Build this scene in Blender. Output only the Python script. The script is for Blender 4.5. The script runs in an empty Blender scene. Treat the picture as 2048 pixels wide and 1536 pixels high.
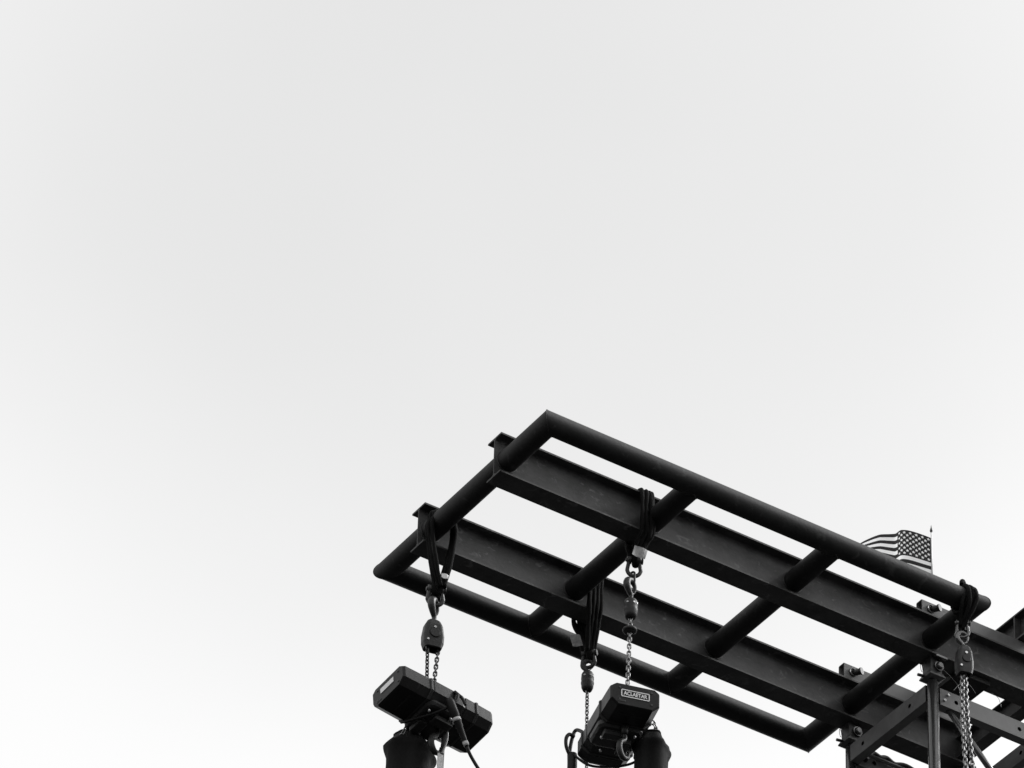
import bpy, bmesh, math, random
from mathutils import Vector, Matrix
random.seed(4)
SC = bpy.context.scene
COL = SC.collection
R = math.radians
V = Vector

# ------------------------------------------------------------------ camera
Z0 = 19.13                       # height of the pipe frame above the ground
cam = bpy.data.cameras.new('camera')
cam.sensor_width = 36.0
cam.lens = 11.76758811 * 1000 / 2048 * 36.0
cam.clip_start = 0.5
cam.clip_end = 6000
co = bpy.data.objects.new('camera', cam)
COL.objects.link(co)
yaw, pit, rol = 1.01280056, 0.67020744, 0.03406983
fw = V((math.cos(yaw) * math.cos(pit), math.sin(yaw) * math.cos(pit), math.sin(pit)))
rt = V((math.sin(yaw), -math.cos(yaw), 0))
up = rt.cross(fw)
rt2 = rt * math.cos(rol) + up * math.sin(rol)
up2 = -rt * math.sin(rol) + up * math.cos(rol)
M = Matrix((rt2, up2, -fw)).transposed().to_4x4()
M.translation = V((-12.02617306, -18.91495691, Z0 - 17.52992633))
co.matrix_world = M
SC.camera = co
SC.render.resolution_x = 1024
SC.render.resolution_y = 768

# ------------------------------------------------------------------ sky and sun
sun_az = yaw - R(72)             # azimuth of the sun, to the right of the view
sun_el = R(40)
W = bpy.data.worlds.new('World')
SC.world = W
W.use_nodes = True
nt = W.node_tree
nt.nodes.clear()
N = nt.nodes.new
Lk = nt.links.new
sky = N('ShaderNodeTexSky')
sky.sky_type = 'NISHITA'
sky.sun_disc = False
sky.sun_elevation = sun_el
sky.sun_rotation = math.pi / 2 - sun_az
sky.dust_density = 6.0
sky.air_density = 1.0
bw = N('ShaderNodeRGBToBW')
tc = N('ShaderNodeTexCoord')
sep = N('ShaderNodeSeparateXYZ')
Lk(tc.outputs['Generated'], sep.inputs[0])
ramp = N('ShaderNodeMapRange')       # thin overcast, brighter towards the horizon
ramp.interpolation_type = 'SMOOTHSTEP'
ramp.inputs['From Min'].default_value = 0.545
ramp.inputs['From Max'].default_value = 0.645
ramp.inputs['To Min'].default_value = 1.11
ramp.inputs['To Max'].default_value = 1.0
Lk(sep.outputs['Z'], ramp.inputs['Value'])
noi = N('ShaderNodeTexNoise')
noi.inputs['Scale'].default_value = 14.0
noi.inputs['Detail'].default_value = 2.0
Lk(tc.outputs['Generated'], noi.inputs['Vector'])
nr = N('ShaderNodeMapRange')
nr.inputs['From Min'].default_value = 0.3
nr.inputs['From Max'].default_value = 0.7
nr.inputs['To Min'].default_value = 0.985
nr.inputs['To Max'].default_value = 1.015
Lk(noi.outputs['Fac'], nr.inputs['Value'])
m1 = N('ShaderNodeMath'); m1.operation = 'MULTIPLY'
m2 = N('ShaderNodeMath'); m2.operation = 'MULTIPLY'
Lk(sky.outputs[0], bw.inputs[0])
hz = N('ShaderNodeMath'); hz.operation = 'MULTIPLY_ADD'      # high thin cloud evens the sky out
hz.inputs[1].default_value = 0.30; hz.inputs[2].default_value = 2.03
Lk(bw.outputs[0], hz.inputs[0])
dt = N('ShaderNodeVectorMath'); dt.operation = 'DOT_PRODUCT'   # one soft, slightly darker bank of cloud
cd = V((math.cos(yaw - R(0.9)) * math.cos(R(40.3)), math.sin(yaw - R(0.9)) * math.cos(R(40.3)), math.sin(R(40.3))))
dt.inputs[1].default_value = cd
nv = N('ShaderNodeVectorMath'); nv.operation = 'NORMALIZE'
Lk(tc.outputs['Generated'], nv.inputs[0]); Lk(nv.outputs[0], dt.inputs[0])
cl = N('ShaderNodeMapRange'); cl.interpolation_type = 'SMOOTHSTEP'
cl.inputs['From Min'].default_value = math.cos(R(1.0))
cl.inputs['From Max'].default_value = math.cos(R(7.5))
cl.inputs['To Min'].default_value = 1.0; cl.inputs['To Max'].default_value = 1.155
Lk(dt.outputs['Value'], cl.inputs['Value'])
m0 = N('ShaderNodeMath'); m0.operation = 'MULTIPLY'
Lk(hz.outputs[0], m0.inputs[0]); Lk(cl.outputs[0], m0.inputs[1])
Lk(m0.outputs[0], m1.inputs[0]); Lk(ramp.outputs[0], m1.inputs[1])
Lk(m1.outputs[0], m2.inputs[0]); Lk(nr.outputs[0], m2.inputs[1])
bg = N('ShaderNodeBackground')
bg.inputs['Strength'].default_value = 0.14
Lk(m2.outputs[0], bg.inputs['Color'])
wo = N('ShaderNodeOutputWorld')
Lk(bg.outputs[0], wo.inputs[0])

sl = bpy.data.lights.new('sun', 'SUN')
sl.energy = 1.05
sl.angle = R(20)
sl.color = (1, 1, 1)
so = bpy.data.objects.new('sun', sl)
COL.objects.link(so)
sd = V((math.cos(sun_az) * math.cos(sun_el), math.sin(sun_az) * math.cos(sun_el), math.sin(sun_el)))
so.rotation_euler = sd.to_track_quat('Z', 'Y').to_euler()
so.location = sd * 50

SC.view_settings.view_transform = 'Standard'
SC.view_settings.look = 'None'
SC.view_settings.gamma = 1.0
SC.view_settings.exposure = 1.05

# ------------------------------------------------------------------ materials
def mat(name, g, rough=0.5, metal=0.0, var=0.25, scale=12.0, bump=0.0, bscale=80.0, spec=0.5, stretch=None, spots=None):
    m = bpy.data.materials.new(name)
    m.use_nodes = True
    t = m.node_tree
    b = t.nodes['Principled BSDF']
    b.inputs['Roughness'].default_value = rough
    b.inputs['Metallic'].default_value = metal
    b.inputs['Specular IOR Level'].default_value = spec
    c = t.nodes.new('ShaderNodeTexCoord')
    vec = c.outputs['Object']
    if stretch:
        mp = t.nodes.new('ShaderNodeMapping')
        mp.inputs['Scale'].default_value = stretch
        t.links.new(vec, mp.inputs['Vector'])
        vec = mp.outputs[0]
    n = t.nodes.new('ShaderNodeTexNoise')
    n.inputs['Scale'].default_value = scale
    n.inputs['Detail'].default_value = 8.0
    n.inputs['Roughness'].default_value = 0.65
    t.links.new(vec, n.inputs['Vector'])
    r = t.nodes.new('ShaderNodeMapRange')
    r.inputs['From Min'].default_value = 0.3
    r.inputs['From Max'].default_value = 0.7
    r.inputs['To Min'].default_value = g * (1 - var)
    r.inputs['To Max'].default_value = g * (1 + var)
    t.links.new(n.outputs['Fac'], r.inputs['Value'])
    out = r.outputs[0]
    if spots:                                     # sparse chalky scuffs and runs
        n2 = t.nodes.new('ShaderNodeTexNoise')
        n2.inputs['Scale'].default_value = spots[0]
        n2.inputs['Detail'].default_value = 10.0
        n2.inputs['Distortion'].default_value = 1.2
        t.links.new(vec, n2.inputs['Vector'])
        r2 = t.nodes.new('ShaderNodeMapRange')
        r2.inputs['From Min'].default_value = 0.60
        r2.inputs['From Max'].default_value = 0.78
        r2.inputs['To Min'].default_value = 0.0
        r2.inputs['To Max'].default_value = spots[1]
        t.links.new(n2.outputs['Fac'], r2.inputs['Value'])
        ad = t.nodes.new('ShaderNodeMath'); ad.operation = 'ADD'
        t.links.new(out, ad.inputs[0]); t.links.new(r2.outputs[0], ad.inputs[1])
        out = ad.outputs[0]
    t.links.new(out, b.inputs['Base Color'])
    rr = t.nodes.new('ShaderNodeMapRange')
    rr.inputs['To Min'].default_value = max(0.05, rough - 0.12)
    rr.inputs['To Max'].default_value = min(1.0, rough + 0.12)
    t.links.new(n.outputs['Fac'], rr.inputs['Value'])
    t.links.new(rr.outputs[0], b.inputs['Roughness'])
    if bump:
        n3 = t.nodes.new('ShaderNodeTexNoise')
        n3.inputs['Scale'].default_value = bscale
        n3.inputs['Detail'].default_value = 4.0
        t.links.new(c.outputs['Object'], n3.inputs['Vector'])
        bp = t.nodes.new('ShaderNodeBump')
        bp.inputs['Strength'].default_value = bump
        bp.inputs['Distance'].default_value = 0.004
        t.links.new(n3.outputs['Fac'], bp.inputs['Height'])
        t.links.new(bp.outputs[0], b.inputs['Normal'])
    return m

STEEL = mat('dark_painted_steel', 0.056, 0.6, 0.0, 0.42, 8.0, 0.25, 60, 0.2, (1, 1, 1.6), (15.0, 0.10))
PIPE = mat('dark_painted_pipe', 0.014, 0.6, 0.0, 0.40, 9.0, 0.25, 55, 0.25, (1, 1, 1), (13.0, 0.035))
WELD = mat('weld_bead', 0.035, 0.45, 0.3, 0.4, 60.0, 0.5, 200)
ALU = mat('dull_aluminium', 0.125, 0.55, 0.0, 0.16, 9.0, 0.05, 160, 0.15)
TUBE = mat('galvanised_tube', 0.13, 0.24, 0.8, 0.12, 10.0, 0.05, 150)
FORGE = mat('forged_steel', 0.035, 0.45, 0.3, 0.3, 30.0, 0.3, 120)
CHAIN = mat('zinc_chain', 0.24, 0.28, 0.75, 0.15, 40.0)
CHAIN_D = mat('dark_chain', 0.06, 0.35, 0.5, 0.2, 40.0)  # darker grey chain metal for the leftmost hoist's falls
BODY = mat('black_enamel', 0.013, 0.42, 0.0, 0.25, 10.0, 0.04, 90, 0.2, None, (14.0, 0.02))
CAST = mat('black_casting', 0.016, 0.5, 0.0, 0.25, 20.0, 0.3, 160, 0.4)
RUBBER = mat('black_rubber', 0.009, 0.55, 0.0, 0.2, 20.0, 0.0, 80, 0.25)
SLING = mat('black_sling_web', 0.008, 0.85, 0.0, 0.35, 60.0, 0.8, 260, 0.1)
BAGM = mat('black_bag_canvas', 0.006, 0.8, 0.0, 0.35, 9.0, 1.0, 30, 0.25)
WHITE = mat('white_print', 0.80, 0.4, 0.0, 0.06, 40.0)
TAPE = mat('grey_tape', 0.45, 0.5, 0.0, 0.25, 60.0)
TAGM = mat('grey_sling_tag', 0.26, 0.6, 0.0, 0.4, 45.0, 0.3, 100)
BOLT = mat('bright_bolt', 0.7, 0.25, 0.8, 0.1, 40.0)
HEAD = mat('dark_fitting', 0.05, 0.45, 0.3, 0.3, 25.0, 0.2, 120)
DARKC = mat('flag_dark_cloth', 0.032, 0.8, 0.0, 0.1, 50.0, 0.2, 300, 0.2)
WHITEC = mat('flag_white_cloth', 0.80, 0.8, 0.0, 0.04, 50.0, 0.2, 300, 0.2)
for m_ in (DARKC, WHITEC):                       # thin cloth lets the sky through
    t_ = m_.node_tree; pb = t_.nodes['Principled BSDF']; mo = t_.nodes['Material Output']
    tr = t_.nodes.new('ShaderNodeBsdfTranslucent'); mx = t_.nodes.new('ShaderNodeMixShader'); mx.inputs[0].default_value = 0.6
    src = pb.inputs['Base Color'].links[0].from_socket
    t_.links.new(src, tr.inputs['Color'])
    t_.links.new(pb.outputs[0], mx.inputs[1]); t_.links.new(tr.outputs[0], mx.inputs[2]); t_.links.new(mx.outputs[0], mo.inputs['Surface'])
CANTON = DARKC.copy(); CANTON.name = 'flag_star_cloth'
t_ = CANTON.node_tree
uv_ = t_.nodes.new('ShaderNodeUVMap'); sx_ = t_.nodes.new('ShaderNodeSeparateXYZ'); t_.links.new(uv_.outputs[0], sx_.inputs[0])
def mth(op, a, b=0.0, c=None):
    n = t_.nodes.new('ShaderNodeMath'); n.operation = op
    for k, q in enumerate((a, b) if c is None else (a, b, c)):
        if isinstance(q, (int, float)): n.inputs[k].default_value = q
        else: t_.links.new(q, n.inputs[k])
    return n.outputs[0]
U_ = mth('MULTIPLY', sx_.outputs[0], 12 / 0.4); V_ = mth('MULTIPLY', sx_.outputs[1], 10 * 13 / 7)
def star(off):
    fx_ = mth('MULTIPLY', mth('SUBTRACT', mth('FRACT', mth('ADD', mth('MULTIPLY', mth('SUBTRACT', U_, off), 0.5), 0.5)), 0.5), 2.0)
    fy_ = mth('MULTIPLY', mth('SUBTRACT', mth('FRACT', mth('ADD', mth('MULTIPLY', mth('SUBTRACT', V_, off), 0.5), 0.5)), 0.5), -2.0)
    r_ = mth('SQRT', mth('ADD', mth('MULTIPLY', fx_, fx_), mth('MULTIPLY', fy_, fy_)))
    an = mth('ARCTAN2', fx_, fy_)
    lim = mth('ADD', mth('MULTIPLY', mth('COSINE', mth('MULTIPLY', an, 5.0)), 0.14), 0.38)
    return mth('LESS_THAN', r_, lim)
st_ = mth('MAXIMUM', star(1.0), star(0.0))
for a_, lo, hi in ((U_, 0.48, 11.52), (V_, 0.48, 9.52)):
    st_ = mth('MULTIPLY', st_, mth('MULTIPLY', mth('GREATER_THAN', a_, lo), mth('LESS_THAN', a_, hi)))
pb = t_.nodes['Principled BSDF']; tr = [n for n in t_.nodes if n.type == 'BSDF_TRANSLUCENT'][0]
src = pb.inputs['Base Color'].links[0].from_socket
mxs = mth('ADD', src, mth('MULTIPLY', st_, 0.75))
t_.links.new(mxs, pb.inputs['Base Color']); t_.links.new(mxs, tr.inputs['Color'])
POLE = mat('white_pole', 0.7, 0.35, 0.0, 0.05, 50.0)
GROUND = mat('asphalt', 0.03, 0.95, 0.0, 0.35, 0.6, 0.4, 30, 0.1)

# ------------------------------------------------------------------ mesh helpers (frame coordinates: z = 0 on the pipe centre line)
def basis(d):
    d = d.normalized()
    a = V((0, 0, 1)) if abs(d.z) < 0.9 else V((1, 0, 0))
    x = d.cross(a).normalized()
    return x, d.cross(x).normalized()

def ring_faces(bm, a, b, sm=True):
    n = len(a)
    for i in range(n):
        f = bm.faces.new((a[i], a[(i + 1) % n], b[(i + 1) % n], b[i]))
        f.smooth = sm

def cyl(bm, a, b, r, n=20, r2=None, caps=True):
    a, b = V(a), V(b)
    x, y = basis(b - a)
    if r2 is None: r2 = r
    ra = [bm.verts.new(a + (x * math.cos(t) + y * math.sin(t)) * r) for t in [2 * math.pi * i / n for i in range(n)]]
    rb = [bm.verts.new(b + (x * math.cos(t) + y * math.sin(t)) * r2) for t in [2 * math.pi * i / n for i in range(n)]]
    ring_faces(bm, ra, rb)
    if caps:
        bm.faces.new(ra[::-1]); bm.faces.new(rb)

def tube(bm, pts, r, n=10, closed=False, rs=None, caps=True, flat=1.0):
    P = [V(p) for p in pts]
    m = len(P)
    T = []
    for i in range(m):
        if closed: t = P[(i + 1) % m] - P[i - 1]
        else: t = P[min(i + 1, m - 1)] - P[max(i - 1, 0)]
        T.append(t.normalized())
    x, y = basis(T[0])
    rings = []
    for i in range(m):
        if i:
            q = T[i - 1].rotation_difference(T[i])
            x = q @ x
            x = (x - T[i] * x.dot(T[i])).normalized()
            y = T[i].cross(x)
        rr = rs[i] if rs else r
        rings.append([bm.verts.new(P[i] + (x * math.cos(2 * math.pi * k / n) + y * math.sin(2 * math.pi * k / n) * flat) * rr) for k in range(n)])
    for i in range(m - 1): ring_faces(bm, rings[i], rings[i + 1])
    if closed: 
        # match best offset
        best = min(range(n), key=lambda o: (rings[-1][0].co - rings[0][o].co).length)
        ring_faces(bm, rings[-1], rings[0][best:] + rings[0][:best])
    elif caps:
        bm.faces.new(rings[0][::-1]); bm.faces.new(rings[-1])

def smooth_path(pts, sub=6):
    P = [V(p) for p in pts]
    out = []
    for i in range(len(P) - 1):
        p0 = P[max(i - 1, 0)]; p1 = P[i]; p2 = P[i + 1]; p3 = P[min(i + 2, len(P) - 1)]
        for k in range(sub):
            t = k / sub
            out.append(0.5 * ((2 * p1) + (-p0 + p2) * t + (2 * p0 - 5 * p1 + 4 * p2 - p3) * t * t + (-p0 + 3 * p1 - 3 * p2 + p3) * t ** 3))
    out.append(P[-1])
    return out

def box(bm, c, s, rz=0.0, bev=0.0, mtx=None):
    r = bmesh.ops.create_cube(bm, size=1.0)
    vs = r['verts']
    bmesh.ops.scale(bm, vec=V(s), verts=vs)
    if bev:
        es = list({e for v in vs for e in v.link_edges})
        o = bmesh.ops.bevel(bm, geom=es, offset=bev, segments=2, affect='EDGES', profile=0.5)
        vs = list(set(o['verts']) | {v for v in vs if v.is_valid})
    T = Matrix.Translation(V(c)) @ (mtx if mtx else Matrix.Rotation(rz, 4, 'Z'))
    bmesh.ops.transform(bm, matrix=T, verts=[v for v in vs if v.is_valid])

def prism(bm, prof, a, b, x, y, smooth=False):
    a, b, x, y = V(a), V(b), V(x), V(y)
    ra = [bm.verts.new(a + x * p[0] + y * p[1]) for p in prof]
    rb = [bm.verts.new(b + x * p[0] + y * p[1]) for p in prof]
    ring_faces(bm, ra, rb, smooth)
    bm.faces.new(ra[::-1]); bm.faces.new(rb)

def loft(bm, secs, caps=True, smooth=False):
    rings = [[bm.verts.new(V(p)) for p in s] for s in secs]
    for a, b in zip(rings, rings[1:]): ring_faces(bm, a, b, smooth)
    if caps:
        bm.faces.new(rings[0][::-1]); bm.faces.new(rings[-1])
    return rings

def rrect(w, h, r, seg=3):
    out = []
    for cx, cy, a0 in ((w / 2 - r, h / 2 - r, 0), (-w / 2 + r, h / 2 - r, 90), (-w / 2 + r, -h / 2 + r, 180), (w / 2 - r, -h / 2 + r, 270)):
        for k in range(seg + 1):
            a = R(a0 + 90 * k / seg)
            out.append((cx + r * math.cos(a), cy + r * math.sin(a)))
    return out

ORG = {}
SPLIT = {'axle_cap', 'cast_rib', 'weld_bead', 'rail_bolt', 'cover_screw', 'guide_bolt', 'block_bolt', 'chain_guide', 'stiffener', 'sling_knot', 'cable'}
def obj(name, bm, m, parent=None, loc=None, label=None):
    """link one mesh; vertices are given in frame coordinates; small loose pieces become objects of their own"""
    if name in SPLIT:
        bm.verts.index_update()
        if True:
            bm.verts.ensure_lookup_table()
            first = None
            for v in bm.verts: v.tag = False
            idx = {}
            for k, v in enumerate(bm.verts): idx[v] = k
            cs = []
            seen = set()
            for v0 in bm.verts:
                if idx[v0] in seen: continue
                st = [v0]; seen.add(idx[v0]); c = {idx[v0]}
                while st:
                    for e in st.pop().link_edges:
                        for v in e.verts:
                            if idx[v] not in seen: seen.add(idx[v]); c.add(idx[v]); st.append(v)
                cs.append(c)
            SPLIT.discard(name)
            for c in cs:
                b2 = bm.copy(); b2.verts.ensure_lookup_table()
                bmesh.ops.delete(b2, geom=[b2.verts[k] for k in range(len(b2.verts)) if k not in c], context='VERTS')
                o = obj(name, b2, m, parent, loc, label)
                first = first or o
            SPLIT.add(name); bm.free()
            return first
    bmesh.ops.recalc_face_normals(bm, faces=bm.faces)
    if parent: o0 = ORG[parent.name]
    else: o0 = V(loc)
    bm.transform(Matrix.Translation(-o0))
    me = bpy.data.meshes.new(name)
    bm.to_mesh(me); bm.free()
    for mm in (m if isinstance(m, (list, tuple)) else [m]): me.materials.append(mm)
    o = bpy.data.objects.new(name, me)
    COL.objects.link(o)
    if parent: o.parent = parent; ORG[o.name] = o0
    else: o.location = o0 + V((0, 0, Z0)); ORG[o.name] = o0
    if label: o['label'] = label
    return o

def tag(o, label, cat, group=None):
    o['label'] = label; o['category'] = cat
    if group: o['group'] = group
    return o

def thing(name, loc, label, cat, group=None):
    o = bpy.data.objects.new(name, None)
    o.empty_display_size = 0.1
    COL.objects.link(o)
    o.location = V(loc) + V((0, 0, Z0))
    ORG[o.name] = V(loc)
    return tag(o, label, cat, group)

NB = bmesh.new

# ------------------------------------------------------------------ ground
bm = NB()
bmesh.ops.create_grid(bm, x_segments=1, y_segments=1, size=3000)
g = obj('ground', bm, GROUND, None, (0, 0, 0))
g.location = (0, 0, 0)
g['kind'] = 'structure'

# ------------------------------------------------------------------ pipe and beam frame
FL, FW, PR = 2.56, 1.4535, 0.057
B1, B2 = 0.380, 1.072            # centre lines of the two I-beams
frame = thing('steel_frame', (FL / 2, FW / 2, -0.12), 'dark steel ladder frame of welded pipes threaded through two long I-beams, overhead', 'steel frame')

def mitre_pipe(a, b, sa, sb):
    """pipe from a to b with 45 degree mitred ends; sa/sb = inward side vector at each end"""
    bm = NB(); a, b = V(a), V(b)
    d = (b - a).normalized(); inn = V(sa); n = 40
    ra, rb = [], []
    for i in range(n):
        t = 2 * math.pi * i / n
        off = inn * math.cos(t) * PR + V((0, 0, 1)) * math.sin(t) * PR
        s = math.cos(t) * PR
        ra.append(bm.verts.new(a + off + d * s))
        rb.append(bm.verts.new(b + off - d * s))
    ring_faces(bm, ra, rb)
    return bm
A_, C_, B_, D_ = (0, 0, 0), (FL, 0, 0), (0, FW, 0), (FL, FW, 0)
obj('pipe', mitre_pipe(A_, C_, (0, 1, 0), None), PIPE, frame)
obj('pipe', mitre_pipe(B_, D_, (0, -1, 0), None), PIPE, frame)
obj('pipe', mitre_pipe(A_, B_, (1, 0, 0), None), PIPE, frame)
obj('pipe', mitre_pipe(C_, D_, (-1, 0, 0), None), PIPE, frame)
for k in (1, 2):
    bm = NB(); cyl(bm, (FL * k / 3, 0.02, 0), (FL * k / 3, FW - 0.02, 0), PR - 0.0006, 40, caps=False)
    obj('cross_pipe', bm, PIPE, frame)
# weld beads at the mitres and the webs
bm = NB()
for c, sx, sy in ((A_, 1, 1), (C_, -1, 1), (B_, 1, -1), (D_, -1, -1)):
    pts = []
    for i in range(40):
        t = 2 * math.pi * i / 40
        s = math.cos(t) * PR
        pts.append(V(c) + V((sx * s, sy * s, math.sin(t) * PR)))
    tube(bm, pts, 0.0022, 6, closed=True)
obj('weld_bead', bm, PIPE, frame); bm = NB()
for k in (1, 2):
    for y0, dy in ((0, 1), (FW, -1)):
        pts = []
        for i in range(36):
            t = 2 * math.pi * i / 36
            x, z = PR * math.cos(t), PR * math.sin(t)
            yy = math.sqrt(max(PR ** 2 - z ** 2, 0))
            pts.append(V((FL * k / 3 + x, y0 + dy * (yy + 0.001), z)))
        tube(bm, pts, 0.003, 6, closed=True)
for x in (0, FL / 3, 2 * FL / 3, FL):
    for yb in (B1, B2):
        for s in (-1, 1):
            pts = [V((x + (PR + 0.001) * math.cos(t), yb + s * 0.0045, (PR + 0.001) * math.sin(t))) for t in [2 * math.pi * i / 36 for i in range(36)]]
            tube(bm, pts, 0.004, 6, closed=True)
obj('weld_bead', bm, WELD, frame)

def ibeam_profile(h, b, tw, tf, r):
    q = [(b / 2, h / 2), (b / 2, h / 2 - tf)]
    for k in range(5):
        a = R(90 + 90 * k / 4)
        q.append((tw / 2 + r + r * math.cos(a), h / 2 - tf - r + r * math.sin(a)))
    p = q + [(x, -z) for x, z in q[::-1]]
    p = p + [(-x, z) for x, z in p[::-1]]
    return p
for yb, xe in ((B1, 4.4), (B2, 3.32)):
    bm = NB()
    prism(bm, ibeam_profile(0.24, 0.12, 0.0062, 0.0098, 0.013), (-0.072, yb, 0), (xe, yb, 0), (0, 1, 0), (0, 0, 1))
    obj('i_beam', bm, STEEL, frame)

# ------------------------------------------------------------------ rails lying on the beams, cross beams
def rail_mesh(a, b, w, h, holes=(), side=(0, -1, 0)):
    """box rail from a to b (centre line), w across, h high, open ends, dark holes as sunk cups on one side"""
    bm = NB(); a, b = V(a), V(b); d = (b - a).normalized(); s = d.cross(V((0, 0, 1)))
    t = 0.004
    o = rrect(w, h, 0.006, 2); i = rrect(w - 2 * t, h - 2 * t, 0.003, 2)
    O = [[bm.verts.new(p + s * x + V((0, 0, z))) for x, z in o] for p in (a, b)]
    I = [[bm.verts.new(p + s * x + V((0, 0, z))) for x, z in i] for p in (a, b)]
    ring_faces(bm, O[0], O[1], False); ring_faces(bm, I[1], I[0], False)
    ring_faces(bm, I[0], O[0], False); ring_faces(bm, O[1], I[1], False)
    return bm

def upper_rail(x0, yb, label, xe=3.9):
    c = (x0, yb, 0.122)
    t = thing('box_rail', c, label, 'rail', 'box rails lying on the two beams')
    obj('rail', rail_mesh((x0, yb, 0.1725), (xe, yb, 0.1725), 0.05, 0.10), ALU, t)
    # clamp pin on the near side of the rail end
    bm = NB()
    y = yb - 0.025
    tube(bm, [V((x0 + 0.052 + 0.021 * math.cos(a), y - 0.006, 0.178 + 0.021 * math.sin(a))) for a in [2 * math.pi * i / 24 for i in range(24)]], 0.0045, 8, closed=True)
    obj('pin_ring', bm, TUBE, t)
    bm = NB()
    cyl(bm, (x0 + 0.058, y + 0.002, 0.178), (x0 + 0.078, y - 0.035, 0.176), 0.017, 18)
    cyl(bm, (x0 + 0.078, y - 0.035, 0.176), (x0 + 0.082, y - 0.043, 0.176), 0.020, 12)
    obj('pin', bm, CAST, t)
    return t
upper_rail(2.497, 0.380, 'dull metal box rail lying on top of the I-beam nearer the flag')
upper_rail(2.497, 1.055, 'dull metal box rail lying on top of the I-beam farther from the flag', 3.3)

# small cross beam on top of the rails, with stiffeners
bm = NB()
prism(bm, ibeam_profile(0.165, 0.090, 0.006, 0.009, 0.008), (3.15, -2.2, 0.3085), (3.15, 1.02, 0.3085), (1, 0, 0), (0, 0, 1))
cb = thing('cross_beam', (3.15, -0.3, 0.225), 'short dark I-beam with welded stiffener plates crossing over the rails at the right edge', 'beam')
obj('beam', bm, STEEL, cb)
for y in (0.385, 0.85, -0.6):
    bm = NB()
    for s in (-1, 1):
        box(bm, (3.15 + s * 0.0235, y, 0.3085), (0.039, 0.008, 0.1465))
    obj('stiffener', bm, STEEL, cb)
bm = NB()
prism(bm, ibeam_profile(0.13, 0.073, 0.005, 0.008, 0.006), (3.2725, B1 + 0.004, 0.005), (3.2725, B2 - 0.004, 0.005), (1, 0, 0), (0, 0, 1))
obj('spacer_beam', bm, STEEL, frame)
bm = NB(); box(bm, (2.815, 0.482, -0.1365), (0.20, 0.26, 0.028), 0, 0.002)
bp_ = thing('mounting_plate', (2.815, 0.482, -0.155), 'thick dark mounting plate bolted under the I-beam beside the near tower post', 'plate')
obj('plate', bm, PIPE, bp_)
for x in (2.76, 2.87):
    bm = NB(); cyl(bm, (x, 0.55, -0.150), (x, 0.55, -0.168), 0.013, 6)
    obj('nut', bm, TUBE, bp_)

# ------------------------------------------------------------------ truss tower
TX, TY, TS = 2.571, 0.380, 0.700
tower = thing('truss_tower', (TX + TS / 2, TY + TS / 2, -Z0), 'square truss tower of round posts and drilled box rails carrying the two I-beams at right', 'truss tower')
ZR = {0: -0.315, 1: -0.342}
posts = [(TX, TY), (TX, TY + TS), (TX + TS, TY), (TX + TS, TY + TS)]
for (x, y) in posts:
    bm = NB()
    cyl(bm, (x, y, -Z0 + 0.02), (x, y, -0.20), 0.0295, 28)
    obj('post', bm, TUBE, tower)

def holes_mesh(bm, c, n, r=0.0115):
    c, n = V(c), V(n)
    x, y = basis(n)
    k = 18
    rim = [bm.verts.new(c + n * 0.0012 + (x * math.cos(2 * math.pi * i / k) + y * math.sin(2 * math.pi * i / k)) * r) for i in range(k)]
    rin = [bm.verts.new(v.co + n * 0.0014 - (v.co - c - n * 0.0012) * 0.18) for v in rim]
    bm.faces.new(rin)
    ring_faces(bm, rim, rin)

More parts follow.
